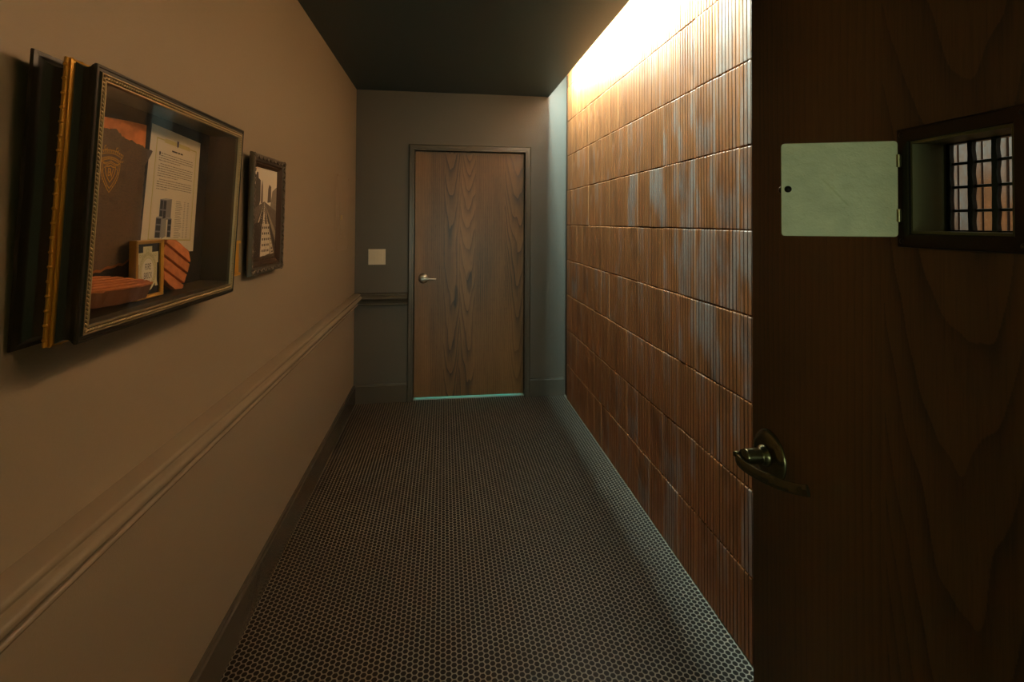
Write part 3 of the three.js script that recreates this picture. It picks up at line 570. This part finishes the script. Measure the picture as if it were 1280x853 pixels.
{ // framed label
  const t = inBox(thing('framed_label', 'small gold framed plaque reading FIRE BRICK', 'plaque'), [-0.052, FLOORY + 0.0650, 0.046], [-0.05, 0.02, 0]), G = t;
  const hw = 0.0455, hh = 0.0560;
  add(G, 'gilt_frame', rectSweep([[0.008, 0], [0.008, 0.014], [0.0065, 0.0165], [0.003, 0.0155], [0, 0.013], [0, 0.008]], hw, hh), goldLeaf);
  add(G, 'backing', bx(-hw - 0.006, hw + 0.006, -hh - 0.006, hh + 0.006, 0.0005, 0.009), black);
  const map = canvasTex(512, 640, (c, w, h) => {
    c.fillStyle = '#191712'; c.fillRect(0, 0, w, h);
    const X = (x) => w / 2 + x * w * 1.08, Y = (y) => h / 2 + (y + 0.02) * h * 1.06;
    c.fillStyle = '#ddd7a8'; c.beginPath();
    for (const [i, [x, y]] of [[-0.40, -0.33], [-0.20, -0.33], [-0.20, -0.44], [0.16, -0.44], [0.16, -0.33], [0.42, -0.33], [0.42, -0.12], [0.37, -0.12], [0.37, 0.22], [0.42, 0.32], [0.30, 0.32], [0.30, 0.26], [0.16, 0.36], [0, 0.40], [-0.16, 0.38], [-0.30, 0.30], [-0.36, 0.36], [-0.36, 0.2], [-0.36, -0.12], [-0.42, -0.12]].entries()) i ? c.lineTo(X(x), Y(y)) : c.moveTo(X(x), Y(y));
    c.closePath(); c.fill();
    c.strokeStyle = '#aaa66f'; c.lineWidth = 5;
    for (let i = 0; i < 34; i++) { const q = i / 34 * Math.PI * 2; c.beginPath(); c.arc(X(0.31 * Math.cos(q)), Y(0.01 + 0.31 * Math.sin(q)), 15, 0, 7); c.stroke(); }
    for (const s of [-1, 1]) for (let i = 0; i < 3; i++) { c.beginPath(); c.arc(X(s * (0.31 - i * 0.09)), Y(-0.27), 16, 0, 7); c.stroke(); }
    c.beginPath(); c.arc(X(-0.02), Y(-0.36), 26, 0, 7); c.stroke();
    c.fillStyle = '#ece7cf'; c.strokeStyle = '#c6c08c'; c.lineWidth = 6; c.beginPath(); c.ellipse(X(0), Y(0.02), w * 0.26, h * 0.255, 0, 0, 7); c.fill(); c.stroke();
    c.fillStyle = '#2b2822'; c.textAlign = 'center'; c.font = '88px sans-serif';
    c.save(); c.translate(X(0), Y(-0.01)); c.scale(0.82, 1.2); c.fillText('FIRE', 0, 0); c.restore();
    c.save(); c.translate(X(0), Y(0.155)); c.scale(0.76, 1.2); c.fillText('BRICK', 0, 0); c.restore();
  });
  const pg = new THREE.PlaneGeometry(2 * hw, 2 * hh); add(G, 'printed_card', pg.translate(0, 0, 0.0094), std(new THREE.Color(1, 1, 1), 0.6, { map }));
}
function clip(poly, nx, ny, d) {                     // keep the side nx*x + ny*y <= d
  const out = []; for (let i = 0; i < poly.length; i++) { const a = poly[i], b = poly[(i + 1) % poly.length], fa = nx * a[0] + ny * a[1] - d, fb = nx * b[0] + ny * b[1] - d; if (fa <= 0) out.push(a); if (fa * fb < 0) { const q = fa / (fa - fb); out.push([lerp(a[0], b[0], q), lerp(a[1], b[1], q)]); } } return out;
}
function ridgedChunk(parent, poly, ang, n, gap, base, ridge) {
  const nx = Math.cos(ang), ny = Math.sin(ang), ds = poly.map(([x, y]) => nx * x + ny * y), a = Math.min(...ds), b = Math.max(...ds), st = (b - a) / n, gs = [];
  const rough = (g, k) => { const q = mergeVertices(clean(g).deleteAttribute('uv').deleteAttribute('normal'), 1e-5), p = q.attributes.position; for (let i = 0; i < p.count; i++) p.setXYZ(i, p.getX(i) + rr(-k, k), p.getY(i) + rr(-k, k), p.getZ(i) + rr(-k, k)); const o = q.toNonIndexed(); o.computeVertexNormals(); o.setAttribute('uv', new THREE.Float32BufferAttribute(new Float32Array(p.count ? o.attributes.position.count * 2 : 0), 2)); return metreUV(o); };
  const dense = []; poly.forEach((p, i) => { const q = poly[(i + 1) % poly.length]; for (let k = 0; k < 4; k++) dense.push([lerp(p[0], q[0], k / 4), lerp(p[1], q[1], k / 4)]); });
  add(parent, 'broken_body', rough(slab(dense, base, 0.002), 0.0013), clayBroken);
  for (let i = 0; i < n; i++) {
    let q = clip(clip(poly, nx, ny, a + (i + 1) * st - gap / 2), -nx, -ny, -(a + i * st + gap / 2)); if (q.length < 3) continue;
    const dq = []; q.forEach((p, j) => { const r = q[(j + 1) % q.length]; for (let k = 0; k < 3; k++) dq.push([lerp(p[0], r[0], k / 3), lerp(p[1], r[1], k / 3)]); });
    const g = slab(dq, ridge + 0.002, 0.0009); g.translate(0, 0, base - 0.002); gs.push(rough(g, 0.0005));
  }
  gs.forEach((g) => add(parent, 'ridge', g, clay));
}
{ // broken ridged brick, standing
  const t = inBox(thing('brick_fragment', 'broken ridged brick piece standing right of the gold framed plaque', 'brick', 'brick fragments in the shadow box'), [0.082, FLOORY + 0.062, 0.026], [-0.12, -0.1, 0]), G = t;
  ridgedChunk(G, [[-0.056, 0.030], [-0.034, 0.062], [0.002, 0.060], [0.046, 0.034], [0.052, 0.004], [0.038, -0.022], [0.012, -0.062], [-0.022, -0.060], [-0.054, -0.030]].map(([x, y]) => [x, y]), 1.02, 4, 0.006, 0.018, 0.010);
}
{ // broken ridged brick, lying
  const t = inBox(thing('brick_fragment', 'wide flat ridged brick piece lying left of the gold framed plaque', 'brick', 'brick fragments in the shadow box'), [-0.168, FLOORY + 0.0175, 0.043], [-1.2, 0.0, -0.05]), G = t;
  ridgedChunk(G, [[-0.105, 0.032], [-0.020, 0.034], [0.030, 0.020], [0.080, -0.014], [0.086, -0.030], [0.030, -0.036], [-0.050, -0.034], [-0.105, -0.026]].map(([x, y]) => [x, y * 0.84]), 1.55, 6, 0.0028, 0.034, 0.004);
}

// ---------------------------------------------------------------- brass plaque and framed photograph
{
  const t = thing('brass_plaque', 'small brass plaque on the wall, mostly hidden behind the shadow box', 'plaque');
  t.position.set(XL, 1.332, -1.775); t.rotation.y = Math.PI / 2;
  add(t, 'plate', new RoundedBoxGeometry(0.130, 0.112, 0.006, 2, 0.002).translate(0, 0, 0.003), brass);
  for (const y of [-0.055, 0.055]) add(t, 'rim', new RoundedBoxGeometry(0.136, 0.010, 0.012, 2, 0.003).translate(0, y, 0.006), brass);
}
{
  const t = thing('picture_frame', 'carved pewter frame with an old street photograph on the left wall', 'picture');
  t.position.set(-0.7035, 1.485, -2.043); t.rotation.set(0.016, Math.PI / 2 - 0.02, 0, 'YXZ');
  const hw = 0.169, hh = 0.224;
  const silver = std(lin(0.16, 0.145, 0.12), 0.42, { metalness: 0.75 });
  add(t, 'outer_moulding', rectSweep([[-0.030, 0.015], [-0.004, 0.015], [0, 0.018], [0, 0.024], [-0.002, 0.030], [-0.006, 0.034], [-0.014, 0.0335], [-0.024, 0.028], [-0.028, 0.027], [-0.029, 0.022]], hw, hh, 0.6), silver);
  { const gs = []; for (let k = 0; k < 4; k++) { const Lk = k % 2 ? 2 * hh : 2 * hw, n = Math.round(Lk / 0.019); for (let i = 0; i < n; i++) { const a = (i + 0.5) / n * Lk - Lk / 2, g = new THREE.SphereGeometry(1, 8, 6).scale(0.0115, 0.0048, 0.0042).rotateZ((i % 2 ? 0.75 : -0.75)), o = 0.013; if (k % 2) g.rotateZ(Math.PI / 2).translate((k === 1 ? 1 : -1) * (hw - o), a, 0.032); else g.translate(a, (k ? 1 : -1) * (hh - o), 0.032); gs.push(g); } } add(t, 'carving', merge(gs), silver); }
  add(t, 'inner_liner', rectSweep([[-0.027, 0.0275], [-0.029, 0.0255], [-0.034, 0.0235], [-0.036, 0.0245], [-0.039, 0.0215], [-0.047, 0.0150], [-0.047, 0.011]], hw, hh, 0.5), std(lin(0.055, 0.030, 0.016), 0.35));
  add(t, 'backing', bx(-hw + 0.02, hw - 0.02, -hh + 0.02, hh - 0.02, 0.006, 0.0125), black);
  add(t, 'hanger', bx(-0.03, 0.03, hh - 0.06, hh - 0.04, -0.004, 0.007), bronze);
  for (const x of [-0.12, 0.12]) add(t, 'bumper', bx(x - 0.008, x + 0.008, -hh + 0.022, -hh + 0.038, -0.003, 0.007), black);
  const map = canvasTex(480, 704, (c, w, h) => {
    c.fillStyle = '#efe8d4'; c.fillRect(0, 0, w, h);
    const VX = 0.47 * w, VY = 0.36 * h, f = (pts, s) => { c.fillStyle = s; c.beginPath(); pts.forEach(([x, y], i) => i ? c.lineTo(x, y) : c.moveTo(x, y)); c.closePath(); c.fill(); };
    // skyline
    f([[0, 0.30 * h], [0.10 * w, 0.28 * h], [0.12 * w, 0.10 * h], [0.15 * w, 0.06 * h], [0.20 * w, 0.06 * h], [0.22 * w, 0.12 * h], [0.30 * w, 0.14 * h], [0.31 * w, 0.35 * h], [0.2 * w, 0.48 * h], [0, 0.6 * h]], '#4d443a');
    f([[0.34 * w, 0.20 * h], [0.37 * w, 0.13 * h], [0.40 * w, 0.20 * h], [0.41 * w, 0.38 * h], [0.33 * w, 0.38 * h]], '#7a7062');
    f([[0.62 * w, 0.22 * h], [0.66 * w, 0.17 * h], [0.74 * w, 0.19 * h], [0.75 * w, 0.36 * h], [0.60 * w, 0.37 * h]], '#6a6055');
    f([[0.80 * w, 0.24 * h], [w, 0.18 * h], [w, 0.62 * h], [0.72 * w, 0.42 * h]], '#8f8573');
    // ground with converging rows
    f([[0, h], [0, 0.46 * h], [VX, VY], [w, 0.46 * h], [w, h]], '#6d6255');
    const rays = [[-0.35, -0.22, '#3a322a'], [-0.22, -0.08, '#cfc5ab'], [-0.05, 0.12, '#4a4037'], [0.16, 0.30, '#2f2822'], [0.36, 0.62, '#e8e0ca'], [0.68, 0.78, '#4a4037'], [0.82, 1.0, '#bdb299'], [1.04, 1.2, '#3c342c'], [1.25, 1.5, '#a79c86']];
    for (const [a, b, s] of rays) f([[VX, VY], [a * w, h * 1.02], [b * w, h * 1.02]], s);
    for (let i = 0; i < 24; i++) { const q = 0.08 + 0.92 * (i / 24) ** 1.6, y = lerp(VY, h * 1.02, q), k = q; for (const x0 of [-0.15, 0.02, 0.42, 0.55, 0.9]) { c.fillStyle = rnd() < 0.5 ? '#2e2822' : '#e9e2ce'; c.fillRect(lerp(VX, x0 * w, q), y, 38 * k + 3, 9 * k + 1.5); } }
    f([[0.40 * w, 0.60 * h], [0.70 * w, 0.60 * h], [0.74 * w, 0.93 * h], [0.36 * w, 0.95 * h]], '#ddd4bd');
    for (let r = 0; r < 5; r++) for (let k = 0; k < 4; k++) { c.fillStyle = '#3b332b'; c.fillRect(0.42 * w + k * 0.078 * w, 0.63 * h + r * 0.062 * h, 0.045 * w, 0.024 * h); }
    f([[0.08 * w, 0.60 * h], [0.34 * w, 0.58 * h], [0.33 * w, 0.96 * h], [0, h]], '#362e27');
    f([[0, 0.96 * h], [w, 0.93 * h], [w, h], [0, h]], '#4b3a28');
    for (let i = 0; i < 900; i++) { c.fillStyle = `rgba(${rnd() < 0.5 ? '25,20,15' : '240,232,214'},0.28)`; c.fillRect(rnd() * w, VY + rnd() * (h - VY), rr(2, 8), rr(2, 6)); }
  });
  add(t, 'photograph', new THREE.PlaneGeometry(2 * (hw - 0.044), 2 * (hh - 0.044)).translate(0, 0, 0.0128), std(new THREE.Color(1, 1, 1), 0.5, { map }));
}

scene.traverse((o) => { if (o.isMesh) { o.castShadow = true; o.receiveShadow = true; } });
renderer.render(scene, camera);
